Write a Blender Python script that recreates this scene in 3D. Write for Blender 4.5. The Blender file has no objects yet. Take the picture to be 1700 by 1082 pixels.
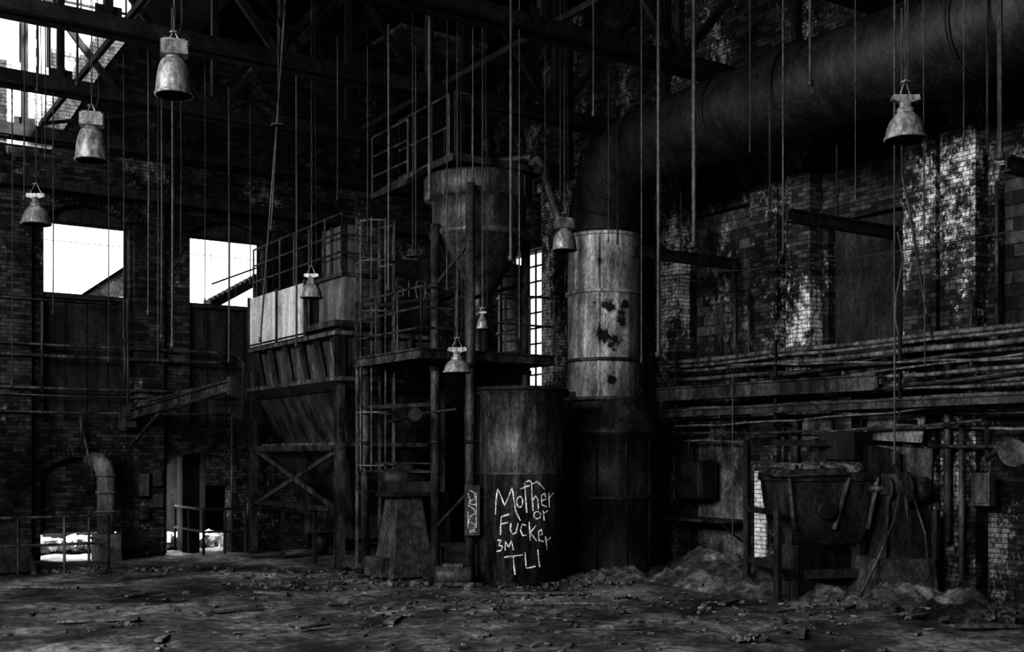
import bpy, bmesh, math, random
from mathutils import Vector, Matrix, noise
random.seed(7)
V=Vector
# ---------------------------------------------------------------- survey frame
F=1866.0; CX=850.0; HY=755.0; H=2.2
fw=V((.5505,.8348,0)); rt=V((.8348,-.5505,0)); C=V((0,0,H))
def ray(px,py): return fw+rt*((px-CX)/F)+V((0,0,(HY-py)/F))
def onX(px,py,X): r=ray(px,py); return C+r*(X/r.x)
def onY(px,py,Y): r=ray(px,py); return C+r*(Y/r.y)
def atD(px,py,d): return C+ray(px,py)*d
XR=15.6; YF=25.0; ZC=12.5; XL=-7.0; YB=-4.0
S=bpy.context.scene
# ---------------------------------------------------------------- materials
def mat_base(name):
    m=bpy.data.materials.new(name); m.use_nodes=True
    nt=m.node_tree; b=nt.nodes['Principled BSDF']
    return m,nt,b
def g(v): return (v,v,v,1)
def N(nt,t,**k):
    n=nt.nodes.new(t)
    for a,b in k.items():
        setattr(n,a,b)
    return n
def ramp(nt,src,stops):
    r=N(nt,'ShaderNodeValToRGB'); e=r.color_ramp.elements
    e[0].position,e[0].color=stops[0][0],g(stops[0][1])
    e[1].position,e[1].color=stops[-1][0],g(stops[-1][1])
    for p,c in stops[1:-1]:
        x=e.new(p); x.color=g(c)
    nt.links.new(src,r.inputs[0]); return r.outputs[0]
def noi(nt,scale,detail=6,sc=(1,1,1),off=(0,0,0),rough=.6):
    geo=N(nt,'ShaderNodeNewGeometry'); mp=N(nt,'ShaderNodeMapping')
    mp.inputs['Scale'].default_value=sc; mp.inputs['Location'].default_value=off
    nt.links.new(geo.outputs['Position'],mp.inputs['Vector'])
    n=N(nt,'ShaderNodeTexNoise'); n.inputs['Scale'].default_value=scale
    n.inputs['Detail'].default_value=detail; n.inputs['Roughness'].default_value=rough
    nt.links.new(mp.outputs[0],n.inputs['Vector']); return n.outputs['Fac']
def mix(nt,fac,a,b,mode='MIX'):
    m=N(nt,'ShaderNodeMix',data_type='RGBA',blend_type=mode)
    if isinstance(fac,(int,float)): m.inputs[0].default_value=fac
    else: nt.links.new(fac,m.inputs[0])
    for i,x in ((6,a),(7,b)):
        if isinstance(x,(int,float)): m.inputs[i].default_value=g(x)
        else: nt.links.new(x,m.inputs[i])
    return m.outputs[2]
def bump(nt,b,h,st=.4,dist=.02):
    bp=N(nt,'ShaderNodeBump'); bp.inputs['Strength'].default_value=st; bp.inputs['Distance'].default_value=dist
    nt.links.new(h,bp.inputs['Height']); nt.links.new(bp.outputs[0],b.inputs['Normal'])
def metal(name,dark,light,sc=(1,1,.35),scale=3.0,rough=.6,lo=.4,hi=.65,met=0.2,spots=None,off=(0,0,0),streak=0,grain=.8):
    m,nt,b=mat_base(name)
    a=ramp(nt,noi(nt,scale,9,sc,off,.7),[(lo,dark),(hi,light)])
    fine=ramp(nt,noi(nt,22,6,(1,1,.6),off,.7),[(.36,.25),(.62,1.15)])
    c=mix(nt,grain,a,fine,'MULTIPLY')
    if streak:
        st=ramp(nt,noi(nt,7,5,(1,1,.07),off,.6),[(.42,.25),(.6,1.0)])
        c=mix(nt,streak,c,st,'MULTIPLY')
    if spots:
        geo=N(nt,'ShaderNodeNewGeometry'); tot=None
        for (p,r) in spots:
            d=N(nt,'ShaderNodeVectorMath',operation='DISTANCE'); nt.links.new(geo.outputs['Position'],d.inputs[0]); d.inputs[1].default_value=p
            mr=N(nt,'ShaderNodeMapRange'); nt.links.new(d.outputs['Value'],mr.inputs[0]); mr.inputs[1].default_value=0; mr.inputs[2].default_value=r; mr.inputs[3].default_value=.55; mr.inputs[4].default_value=0
            if tot is None: tot=mr.outputs[0]
            else:
                ad=N(nt,'ShaderNodeMath',operation='MAXIMUM'); nt.links.new(tot,ad.inputs[0]); nt.links.new(mr.outputs[0],ad.inputs[1]); tot=ad.outputs[0]
        ad=N(nt,'ShaderNodeMath',operation='ADD'); nt.links.new(tot,ad.inputs[0]); nt.links.new(noi(nt,9,5),ad.inputs[1])
        k=ramp(nt,ad.outputs[0],[(.76,0),(.84,1)])
        k2=ramp(nt,ad.outputs[0],[(.60,0),(.78,.5)])
        c=mix(nt,k2,c,dark*.5); c=mix(nt,k,c,.02)
    nt.links.new(c,b.inputs['Base Color']); b.inputs['Roughness'].default_value=rough; b.inputs['Metallic'].default_value=met
    b.inputs['Specular IOR Level'].default_value=.3
    bump(nt,b,noi(nt,40,4),.35,.01)
    return m
def brick(name,base,mort,flake_v,flo,fhi,bw=.23,bh=.078,off=(0,0,0),dirt=(.38,.62),fs=3.2,low_dark=0):
    m,nt,b=mat_base(name)
    geo=N(nt,'ShaderNodeNewGeometry'); sp=N(nt,'ShaderNodeSeparateXYZ'); nt.links.new(geo.outputs['Position'],sp.inputs[0])
    ad=N(nt,'ShaderNodeMath',operation='ADD'); nt.links.new(sp.outputs[0],ad.inputs[0]); nt.links.new(sp.outputs[1],ad.inputs[1])
    cb=N(nt,'ShaderNodeCombineXYZ'); nt.links.new(ad.outputs[0],cb.inputs[0]); nt.links.new(sp.outputs[2],cb.inputs[1])
    t=N(nt,'ShaderNodeTexBrick'); t.inputs['Scale'].default_value=1; t.inputs['Brick Width'].default_value=bw; t.inputs['Row Height'].default_value=bh
    t.inputs['Mortar Size'].default_value=.007 if bh<.1 else .01; t.inputs['Mortar Smooth'].default_value=.5; t.inputs['Bias'].default_value=-.2
    t.inputs['Color1'].default_value=g(base*.35); t.inputs['Color2'].default_value=g(base*1.7); t.inputs['Mortar'].default_value=g(mort)
    nt.links.new(cb.outputs[0],t.inputs['Vector'])
    d=ramp(nt,noi(nt,.7,9,(1,1,.6),off,.75),[(dirt[0],.06),(dirt[1],1.0)])
    c=mix(nt,1.0,t.outputs['Color'],d,'MULTIPLY')
    c=mix(nt,.6,c,ramp(nt,noi(nt,6,8,rough=.8),[(.38,.2),(.62,1.3)]),'MULTIPLY')
    big=noi(nt,.8,4,(1,1,.5),(off[2]+11,off[0],off[1]),.6); fine=noi(nt,fs*2.2,10,(1,1,.8),(off[0]+5,off[1],off[2]),.85)
    fl=N(nt,'ShaderNodeMath',operation='ADD'); nt.links.new(big,fl.inputs[0]); nt.links.new(fine,fl.inputs[1])
    hf=N(nt,'ShaderNodeMath',operation='MULTIPLY'); nt.links.new(fl.outputs[0],hf.inputs[0]); hf.inputs[1].default_value=.5
    k=ramp(nt,hf.outputs[0],[(flo,0),(fhi,1)])
    inv=ramp(nt,t.outputs['Fac'],[(0,flake_v),(1,flake_v*.25)])
    var=ramp(nt,fine,[(.4,.2),(.62,1.0)]); inv=mix(nt,.9,inv,var,'MULTIPLY')
    c=mix(nt,k,c,inv)
    if low_dark:  # colour gets darker towards the floor, boundary broken up by noise
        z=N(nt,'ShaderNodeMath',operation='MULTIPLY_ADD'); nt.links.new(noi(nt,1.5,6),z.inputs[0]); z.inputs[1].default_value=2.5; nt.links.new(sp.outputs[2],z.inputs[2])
        mr=N(nt,'ShaderNodeMapRange'); nt.links.new(z.outputs[0],mr.inputs[0]); mr.inputs[1].default_value=2.2; mr.inputs[2].default_value=5.0; mr.inputs[3].default_value=1-low_dark; mr.inputs[4].default_value=1
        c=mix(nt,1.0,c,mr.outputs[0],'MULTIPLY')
    nt.links.new(c,b.inputs['Base Color']); b.inputs['Roughness'].default_value=.9; b.inputs['Specular IOR Level'].default_value=.2
    hh=ramp(nt,t.outputs['Fac'],[(0,1),(1,0)])
    hh2=mix(nt,.5,hh,noi(nt,18,6))
    bump(nt,b,hh2,.9,.03)
    return m
M={}
M['brick_far']=brick('brick_far',.07,.028,.28,.555,.61)
M['brick_right']=brick('brick_right',.075,.03,.42,.535,.59,off=(3,1,2),low_dark=.5)
M['brick_pil']=brick('brick_pilaster',.10,.035,.75,.50,.565,off=(7,3,1),dirt=(.36,.6),low_dark=.7)
M['block']=brick('concrete_block',.09,.03,.28,.53,.60,bw=.4,bh=.2,off=(2,8,1))
M['lightbrick']=brick('pale_brick',.4,.1,.9,.45,.5,dirt=(.3,.5))
M['lit_whitebrick']=brick('sunlit_whitewash_brick',.6,.3,.95,.42,.48,dirt=(.1,.35))  # whitewash, made paler so the colour carries the skylight's brightness
M['plaster']=metal('plaster',.03,.24,sc=(1,1,.8),scale=2.2,rough=.9,met=0)
M['panel_dark']=metal('dark_panel',.015,.06,rough=.8,met=0,streak=.5)
M['rust']=metal('rusty_steel',.014,.065,streak=.5)
M['rust2']=metal('rusty_steel_mid',.02,.14,off=(4,2,0),streak=.5)
M['skirt']=metal('grey_painted_steel',.06,.26,off=(1,2,0),streak=.7)
M['boxgrey']=metal('grey_cabinet_paint',.10,.30,off=(6,2,0),streak=.5,grain=.5)
M['tank']=metal('tank_steel',.03,.17,sc=(1,1,.3),scale=4,lo=.38,hi=.66,rough=.5,streak=.75)
M['cyc']=metal('hopper_steel',.05,.2,sc=(1,1,.3),scale=3,lo=.38,hi=.66,rough=.5,streak=.7)
M['black']=metal('sooty_steel',.010,.036,rough=.6)
M['steel']=metal('beam_steel',.008,.04,rough=.7)
M['pipe']=metal('conduit_steel',.05,.26,rough=.5,scale=5)
M['galv']=metal('galvanised',.16,.72,sc=(1,1,.3),scale=2.8,lo=.38,hi=.62,rough=.45,met=.1,streak=.6,grain=.65,
   spots=[((12.98,16.42,4.95),.26),((12.90,16.47,4.45),.30),((13.1,16.38,4.3),.26),((12.75,16.6,5.0),.15),((13.05,16.42,3.6),.2),((12.7,16.65,4.65),.13),((13.25,16.36,4.75),.24),((12.85,16.5,5.8),.16),((13.35,16.36,5.0),.15)])
M['lightpanel']=metal('pale_sheet',.28,.75,scale=1.6,sc=(1,1,.6),lo=.36,hi=.55,rough=.7,met=0,grain=.45,streak=.4)
M['lamp']=metal('lamp_aluminium',.12,.42,rough=.4,scale=14,met=.3,grain=.6)
M['conc']=metal('concrete',.025,.1,sc=(1,1,1),rough=.95,met=0)
def flat(name,v):
    m,nt,b=mat_base(name); nt.links.new(ramp(nt,noi(nt,30,4),[(.38,v*.3),(.58,v)]),b.inputs['Base Color']); b.inputs['Roughness'].default_value=.7; return m
M['paint']=flat('white_spray_paint',.7); M['paintdk']=flat('faded_paint',.2)
M['cable']=metal('cable',.03,.09,rough=.6)
M['cablel']=metal('cable_pale',.10,.2,rough=.6)
M['debris']=metal('debris',.04,.2,scale=5,sc=(1,1,1),rough=.95,met=0)
M['debrisl']=metal('debris_pale',.25,.8,scale=5,sc=(1,1,1),rough=.95,met=0)
M['wood']=metal('old_wood',.04,.2,sc=(1,1,1),rough=.9,met=0)
M['roof']=metal('roof_boards',.006,.05,sc=(1,1,1),scale=.6,lo=.45,hi=.7,rough=.95,met=0)  # paler noise patches paint faint light onto the roof underside
def floor_mat():
    m,nt,b=mat_base('floor_dirt')
    a=ramp(nt,noi(nt,.5,10,(1,1,1),(3,5,0),.72),[(.40,.016),(.5,.10),(.62,.34)])
    f=ramp(nt,noi(nt,7,9,(1,1,1),(0,0,0),.8),[(.38,.12),(.66,1.6)])
    c=mix(nt,1.0,a,f,'MULTIPLY')
    sp_=ramp(nt,noi(nt,26,5,(1,1,1),(1,0,0),.7),[(.64,0),(.7,.8)]); c=mix(nt,sp_,c,.3)
    nt.links.new(c,b.inputs['Base Color'])
    r=ramp(nt,noi(nt,.5,10,(1,1,1),(3,5,0),.72),[(.40,.28),(.5,.9)]); nt.links.new(r,b.inputs['Roughness'])
    b.inputs['Specular IOR Level'].default_value=.35
    bump(nt,b,noi(nt,9,10,rough=.8),.9,.08); return m
M['floor']=floor_mat()
# ---------------------------------------------------------------- mesh builder
class B:
    def __init__(s): s.bm=bmesh.new()
    def face(s,vs,m=0,smooth=False):
        try: f=s.bm.faces.new(vs); f.material_index=m; f.smooth=smooth; return f
        except ValueError: return None
    def hexa(s,p,m=0):
        v=[s.bm.verts.new(x) for x in p]
        for q in ((3,2,1,0),(4,5,6,7),(0,1,5,4),(1,2,6,5),(2,3,7,6),(3,0,4,7)): s.face([v[i] for i in q],m)
    def box(s,c,sz,m=0,rz=0,R=None):
        c=V(c); hx,hy,hz=sz[0]/2,sz[1]/2,sz[2]/2
        R=R or Matrix.Rotation(rz,3,'Z')
        s.hexa([c+R@V(q) for q in ((-hx,-hy,-hz),(hx,-hy,-hz),(hx,hy,-hz),(-hx,hy,-hz),(-hx,-hy,hz),(hx,-hy,hz),(hx,hy,hz),(-hx,hy,hz))],m)
    def b2(s,lo,hi,m=0):
        lo,hi=V(lo),V(hi); s.box((lo+hi)/2,(hi-lo),m)
    def bar(s,p,q,w,h,m=0):
        p,q=V(p),V(q); d=q-p; L=d.length; y=d.normalized()
        up=V((0,0,1)) if abs(y.z)<.95 else V((0,1,0))
        x=y.cross(up).normalized(); z=x.cross(y)
        R=Matrix((x,y,z)).transposed(); s.box((p+q)/2,(w,L,h),m,R=R)
    def ibeam(s,p,q,w,h,m=0,t=.03):
        p,q=V(p),V(q); d=(q-p).normalized()
        if abs(d.z)>.95:
            s.b2((p.x-w/2,p.y-h/2,p.z),(p.x+w/2,p.y-h/2+t,q.z),m); s.b2((p.x-w/2,p.y+h/2-t,p.z),(p.x+w/2,p.y+h/2,q.z),m); s.b2((p.x-t/2,p.y-h/2+t,p.z),(p.x+t/2,p.y+h/2-t,q.z),m); return
        u=V((0,0,h/2-t/2))
        s.bar(p+u,q+u,w,t,m); s.bar(p-u,q-u,w,t,m); s.bar(p,q,t,h-2*t,m)
    def tube(s,pts,r,seg=10,m=0,caps=True):
        pts=[V(p) for p in pts]; n=len(pts); rs=r if isinstance(r,(list,tuple)) else [r]*n
        t0=(pts[1]-pts[0]).normalized(); a=V((0,0,1)) if abs(t0.z)<.9 else V((1,0,0))
        x=t0.cross(a).normalized(); rings=[]; sm=seg>=8
        for i,p in enumerate(pts):
            if i==0: t=t0
            elif i==n-1: t=(pts[i]-pts[i-1]).normalized()
            else: t=((pts[i]-pts[i-1]).normalized()+(pts[i+1]-pts[i]).normalized()).normalized()
            x=(x-t*x.dot(t)).normalized(); y=t.cross(x)
            rings.append([s.bm.verts.new(p+(x*math.cos(k*2*math.pi/seg)+y*math.sin(k*2*math.pi/seg))*rs[i]) for k in range(seg)])
        for i in range(n-1):
            for k in range(seg):
                s.face([rings[i][k],rings[i][(k+1)%seg],rings[i+1][(k+1)%seg],rings[i+1][k]],m,sm)
        if caps: s.face(rings[0][::-1],m); s.face(rings[-1],m)
    def cyl(s,p,q,r,r2=None,seg=16,m=0): s.tube([p,q],[r,r if r2 is None else r2],seg,m)
    def lathe(s,prof,c,seg=32,m=0,smooth=True):
        c=V(c); rings=[]
        for (r,z) in prof: rings.append([s.bm.verts.new(c+V((r*math.cos(k*2*math.pi/seg),r*math.sin(k*2*math.pi/seg),z))) for k in range(seg)])
        for i in range(len(prof)-1):
            for k in range(seg): s.face([rings[i][k],rings[i][(k+1)%seg],rings[i+1][(k+1)%seg],rings[i+1][k]],m,smooth)
    def chunk(s,c,sz,m=0):
        c=V(c); R=Matrix.Rotation(random.uniform(0,6.28),3,'Z')@Matrix.Rotation(random.uniform(-.5,.5),3,'X')
        h=[x/2 for x in sz]
        s.hexa([c+R@V((q[0]*h[0]*random.uniform(.5,1.1),q[1]*h[1]*random.uniform(.5,1.1),q[2]*h[2]*random.uniform(.6,1.1))) for q in ((-1,-1,-1),(1,-1,-1),(1,1,-1),(-1,1,-1),(-1,-1,1),(1,-1,1),(1,1,1),(-1,1,1))],m)
    def rail(s,p,q,h=1.05,n=4,bars=2,r=.022,m=0):
        p,q=V(p),V(q)
        for i in range(n):
            a=p.lerp(q,i/(n-1)); s.cyl(a,a+V((0,0,h)),r,seg=6,m=m)
        for k in range(bars):
            u=V((0,0,h*(k+1)/bars)); s.cyl(p+u,q+u,r,seg=6,m=m)
    def obj(s,name,mats,bevel=0):
        bmesh.ops.recalc_face_normals(s.bm,faces=s.bm.faces)
        me=bpy.data.meshes.new(name); s.bm.to_mesh(me); s.bm.free()
        o=bpy.data.objects.new(name,me); S.collection.objects.link(o)
        for k in mats: me.materials.append(M[k])
        if bevel:
            b=o.modifiers.new('bevel','BEVEL'); b.width=bevel; b.segments=2; b.limit_method='ANGLE'
        return o
def holes_wall(b,axis,c,t,u0,u1,z0,z1,holes,m=0):
    us=sorted({u0,u1,*[h[0] for h in holes],*[h[1] for h in holes]}); zs=sorted({z0,z1,*[h[2] for h in holes],*[h[3] for h in holes]})
    us=[u for u in us if u0<=u<=u1]; zs=[z for z in zs if z0<=z<=z1]
    for i in range(len(us)-1):
        run=None
        for j in range(len(zs)-1):
            um=(us[i]+us[i+1])/2; zm=(zs[j]+zs[j+1])/2
            hole=any(h[0]<um<h[1] and h[2]<zm<h[3] for h in holes)
            if not hole:
                if run is None: run=[zs[j],zs[j+1]]
                else: run[1]=zs[j+1]
            if hole or j==len(zs)-2:
                if run:
                    if axis=='Y': b.b2((us[i],c,run[0]),(us[i+1],c+t,run[1]),m)
                    else: b.b2((c,us[i],run[0]),(c+t,us[i+1],run[1]),m)
                run=None
def arch(b,axis,c,t,u0,u1,zs,zt,m=0,ring=None,n=14):
    def P(u,w,z): return V((u,w,z)) if axis=='Y' else V((w,u,z))
    w=(u1-u0)/2; rise=zt-zs; R=(w*w+rise*rise)/(2*rise); uc=(u0+u1)/2; zc=zt-R
    zf=lambda u: zc+math.sqrt(max(R*R-(u-uc)**2,0))
    for i in range(n):
        a=u0+(u1-u0)*i/n; e=u0+(u1-u0)*(i+1)/n
        b.hexa([P(a,c,zf(a)),P(e,c,zf(e)),P(e,c+t,zf(e)),P(a,c+t,zf(a)),P(a,c,zt+.01),P(e,c,zt+.01),P(e,c+t,zt+.01),P(a,c+t,zt+.01)],m)
    if ring is not None:
        th0=math.asin(w/R); k=int(2*th0*R/.085)
        for row in range(2):
          for i in range(k):
            th=-th0+2*th0*(i+.5)/k; rr=R+.06+row*.12
            ctr=P(uc+rr*math.sin(th),c-.012,zc+rr*math.cos(th))
            Rm=Matrix.Rotation(th,3,'Y') if axis=='Y' else Matrix.Rotation(-th,3,'X')
            b.box(ctr,(.07,.05,.11) if axis=='Y' else (.05,.07,.11),ring,R=Rm)
# ---------------------------------------------------------------- floor
b=B(); nx,ny=150,220; x0,x1,y0,y1=XL,XR+.5,YB,31
vs=[[None]*(ny+1) for _ in range(nx+1)]
for i in range(nx+1):
    for j in range(ny+1):
        x=x0+(x1-x0)*i/nx; y=y0+(y1-y0)*j/ny
        z=.05*noise.noise(V((x*.6,y*.6,0)))+.035*noise.noise(V((x*1.9,y*1.9,3)))+.02*noise.noise(V((x*4,y*4,5)))-.03
        vs[i][j]=b.bm.verts.new((x,y,z))
for i in range(nx):
    for j in range(ny): b.face([vs[i][j],vs[i+1][j],vs[i+1][j+1],vs[i][j+1]],0,True)
b.obj('floor',['floor'])
# ---------------------------------------------------------------- far wall
bays=[(1.69,3.45),(4.76,6.52),(7.84,9.56),(10.9,12.65)]
low=[(4.7,6.35,-.3,2.15),(7.3,8.8,-.3,2.25)]
b=B()
hs=[(a,c,2.9,7.5) for a,c in bays[:3]]+low+[(5.05,6.95,11.35,12.3),(2.6,4.9,10.3,12.3)]
holes_wall(b,'Y',YF,.45,XL,XR,-.3,ZC,hs)
for a,c in bays[:3]: arch(b,'Y',YF,.45,a,c,7.2,7.5,0,0)
for a,c,_,zt in low: arch(b,'Y',YF,.45,a,c,zt-.3,zt,0,0)
b.b2((4.65,YF+.22,.62),(6.4,YF+.4,2.2),0); b.b2((4.65,YF+.1,.55),(6.4,YF+.42,.64),1)
b.b2((8.3,YF+.2,1.5),(8.85,YF+.4,2.3),0)
for a,c in ((6.58,7.22),(3.6,4.5),(9.75,10.6)):
    b.b2((a,YF-.16,0),(c,YF+.05,7.9))
b.b2((XL,YF-.1,8.0),(XR,YF+.05,8.15)); b.b2((XL,YF-.06,7.9),(XR,YF+.05,8.0))
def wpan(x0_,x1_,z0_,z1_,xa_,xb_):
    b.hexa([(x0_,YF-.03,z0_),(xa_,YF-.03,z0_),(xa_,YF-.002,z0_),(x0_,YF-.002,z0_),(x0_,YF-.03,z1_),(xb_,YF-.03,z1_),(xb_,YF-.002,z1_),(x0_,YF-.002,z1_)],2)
wpan(1.2,0,8.6,10.3,4.9,5.85); wpan(4.9,0,10.3,11.35,5.85,6.55)  # whitewash slabs; slanted edge paints the skylight's shadow boundary onto the wall
for a,c in bays[:3]:
    b.b2((a,YF+.2,2.9),(c,YF+.35,5.6),1); b.b2((a,YF+.05,5.52),(c,YF+.42,5.6),1)
    b.b2((a,YF+.2,7.16),(c,YF+.35,7.5),1)
    for k in range(1,4): b.b2((a+(c-a)*k/4-.02,YF+.17,2.9),(a+(c-a)*k/4+.02,YF+.2,5.5),1)
b.obj('wall_far',['brick_far','panel_dark','lit_whitebrick'])
for i,(a,c) in enumerate(bays[:3]):
    b=B(); y=YF+.26; z0,z1=5.6,7.16
    for (lo,hi) in (((a,y,z0),(a+.05,y+.05,z1)),((c-.05,y,z0),(c,y+.05,z1)),((a,y,z0),(c,y+.05,z0+.05)),((a,y,z1-.05),(c,y+.05,z1))): b.b2(lo,hi)
    for k in range(1,3): b.b2((a+(c-a)*k/3-.003,y,z0),(a+(c-a)*k/3+.003,y+.02,z1))
    b.b2((a,y,6.75),(c,y+.02,6.76))
    b.obj('window_%d'%(i+1),['steel'])
b=B()
for k in range(5): b.b2((5.05+k*.47,YF+.1,11.35),(5.08+k*.47,YF+.16,12.3))
b.b2((5.05,YF+.1,11.8),(6.95,YF+.16,11.84))
for k in range(5): b.b2((2.6+k*.57,YF+.1,10.3),(2.63+k*.57,YF+.16,12.3))
b.b2((2.6,YF+.1,11.2),(4.9,YF+.16,11.24)); b.obj('window_4',['steel'])
b=B(); b.hexa([onY(138,493,27.5),onY(215,493,27.5),onY(215,493,28.2),onY(138,493,28.2),onY(138,490,27.5),onY(215,443,27.5),onY(215,443,28.2),onY(138,490,28.2)])
b.b2((5.0,27.5,3.6),(8.0,28.2,onY(150,493,27.5).z))
b.bar(onY(138,490,27.4),onY(215,440,27.4),.1,.08,1)
b.obj('neighbouring_roof',['debrisl','black'])
b=B(); p0=onY(345,505,26.6); p1=onY(425,462,26.6)
for k in range(12):
    q=p0.lerp(p1,k/11); b.box(q,(.05,.5,.22),0)
b.bar(p0+V((0,-.3,-.05)),p1+V((0,-.3,-.05)),.05,.2); b.bar(p0+V((0,-.3,.45)),p1+V((0,-.3,.25)),.03,.04)
b.cyl(p0+V((.1,0,-.1)),V((p0.x+.1,26.6,3.43)),.04,seg=6); b.cyl(p1,V((p1.x,26.6,3.43)),.04,seg=6)
b.obj('outdoor_stair',['black'])
b=B(); b.b2((2.5,30.5,-.3),(12,30.7,3.4)); b.b2((2.3,YF+.45,-.3),(2.5,30.7,3.4)); b.b2((12,YF+.45,-.3),(12.2,30.7,3.4)); b.b2((2.3,YF+.45,3.3),(12.2,30.7,3.42))
b.b2((7.95,25.9,-.1),(8.35,26.3,3.3)); b.b2((4.6,29.2,0),(7.8,29.4,3.3)); b.b2((8.4,29.0,0),(9.5,29.2,3.3)); b.b2((7.3,26.0,-.1),(7.62,26.3,3.3),1)
b.obj('wall_annex',['black','lightbrick'])
# ---------------------------------------------------------------- right wall
b=B()
W1=(22.0,24.3,3.8,7.26)
rh=[W1,(21.25,21.55,10.6,11.3),(13.0,13.38,2.55,3.2),(12.5,12.85,3.38,3.68),(11.85,13.5,3.9,6.3),(15.15,17.05,3.2,7.0),(7.9,10.2,3.9,6.6)]
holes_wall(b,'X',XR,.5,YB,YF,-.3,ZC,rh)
b.b2((XR+.18,11.85,3.9),(XR+.4,13.5,6.3),1)
b.b2((XR+.15,15.15,3.2),(XR+.4,17.05,7.0),2); b.b2((XR+.15,7.9,3.9),(XR+.4,10.2,6.6),2)
b.b2((XR-.03,18.4,2.9),(XR+.01,21.3,7.4),2)
b.b2((XR-.03,15.1,.2),(XR+.01,16.8,2.5),3); b.b2((XR-.02,11.8,.2),(XR+.01,13.6,1.8),3)
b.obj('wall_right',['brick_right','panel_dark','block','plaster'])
b=B()
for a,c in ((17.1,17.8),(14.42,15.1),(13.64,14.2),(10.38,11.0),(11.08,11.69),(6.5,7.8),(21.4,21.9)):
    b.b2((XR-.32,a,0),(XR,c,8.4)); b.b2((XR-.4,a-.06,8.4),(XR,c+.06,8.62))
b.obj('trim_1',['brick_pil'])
b=B(); b.b2((XR-.36,14.66,.3),(XR-.31,14.94,1.9)); b.obj('trim_2',['lightbrick'])
b=B()
a0,a1,z0,z1=W1
for k in range(10): z=z0+(z1-z0)*k/9; b.b2((XR+.2,a0,z-.02),(XR+.25,a1,z+.02))
for k in range(6): y=a0+(a1-a0)*k/5; b.b2((XR+.2,y-.015,z0),(XR+.25,y+.015,z1))
b.obj('window_5',['steel'])
# ---------------------------------------------------------------- left/back walls
b=B(); wl=[(-1,4,6,10.5),(6,11,6,10.5),(13,18,6,10.5)]
holes_wall(b,'X',XL-.4,.4,YB,YF,-.3,ZC,wl); b.obj('wall_left',['brick_far'])
b=B()
for q in wl:
    for k in range(7): y=q[0]+(q[1]-q[0])*k/6; b.b2((XL-.3,y-.03,q[2]),(XL-.25,y+.03,q[3]))
    for k in range(6): z=q[2]+(q[3]-q[2])*k/5; b.b2((XL-.3,q[0],z-.03),(XL-.25,q[1],z+.03))
b.obj('window_6',['steel'])
b=B(); b.b2((XL-.4,YB-.4,-.3),(XR+.5,YB,ZC)); b.obj('wall_back',['brick_far'])
# ---------------------------------------------------------------- ceiling with skylight
b=B(); sx0,sx1,sy0=2.0,6.6,21.2
b.b2((XL-.4,YB-.4,ZC),(XR+.5,sy0,ZC+.15)); b.b2((XL-.4,sy0,ZC),(sx0,YF+.45,ZC+.15)); b.b2((sx1,sy0,ZC),(XR+.5,YF+.45,ZC+.15))
for x in [XL+.6+1.4*k for k in range(17)]:
    y1_=sy0 if sx0<x<sx1 else YF
    b.b2((x-.06,YB,ZC-.22),(x+.06,y1_,ZC),0)
b.hexa([(6.55,sy0,11.6),(7.6,sy0,11.2),(7.6,YF,11.2),(6.55,YF,11.6),(6.55,sy0,12.5),(7.6,sy0,12.5),(7.6,YF,12.5),(6.55,YF,12.5)])
b.obj('ceiling',['roof'])
b=B()
for k in range(6): x=sx0+(sx1-sx0)*k/5; b.b2((x-.03,sy0,ZC+.02),(x+.03,YF,ZC+.1))
b.b2((sx0,23,ZC+.02),(sx1,23.06,ZC+.1)); b.obj('skylight',['steel'])
# ---------------------------------------------------------------- trusses
zt=8.75
for Y in (24.5,21.1,17.7,14.15,10.6,7.1):
    b=B(); xa,xb=XL+.02,XR-.02
    for dy in (-.1,.1):
        b.bar((xa,Y+dy,zt),(xb,Y+dy,zt),.03,.26); b.bar((xa,Y+dy*1.6,zt-.12),(xb,Y+dy*1.6,zt-.12),.12,.025)
    ztp=12.05
    b.bar((xa,Y,ztp),(xb,Y,ztp),.2,.2)
    xs=[xa+.1+(xb-xa-.2)*k/8 for k in range(9)]
    for k,x in enumerate(xs):
        b.bar((x,Y,zt),(x,Y,ztp),.12,.12)
        b.box((x,Y,zt+.1),(.4,.02,.4))
        if k<8:
            if k%2: b.bar((x,Y,zt),(xs[k+1],Y,ztp),.09,.13)
            else: b.bar((x,Y,ztp),(xs[k+1],Y,zt),.09,.13)
    b.obj('roof_truss',['steel'])
b=B()
for X in (4.6,10.2):
    for (ya,yb) in ((7.1,10.6),(10.6,14.15),(14.15,17.7),(17.7,21.1),(21.1,24.5)):
        b.bar((X,ya,zt+.18),(X,yb,zt+.18),.07,.1)
b.bar((4.6,14.15,zt+.2),(7.5,17.7,zt+.2),.05,.06); b.bar((4.6,24.4,zt+.2),(7.5,21.1,zt+.2),.05,.06)
b.bar((2.5,24.45,7.75),(15.5,24.45,7.75),.1,.2)
b.bar((8.5,22.5,11.2),(13.5,22.5,11.2),.3,.1); b.b2((8.3,18.5,11.5),(11.8,20.3,11.6),1); b.b2((11.2,21.3,11.3),(13.4,23.2,11.4),1)
for p in ((8.4,18.6),(11.7,18.6),(8.4,20.2),(11.7,20.2),(11.3,21.4),(13.3,21.4),(11.3,23.1),(13.3,23.1)): b.cyl((p[0],p[1],11.3),(p[0],p[1],12.4),.03,seg=6)
b.obj('truss_bracing',['steel','plaster'])
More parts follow.
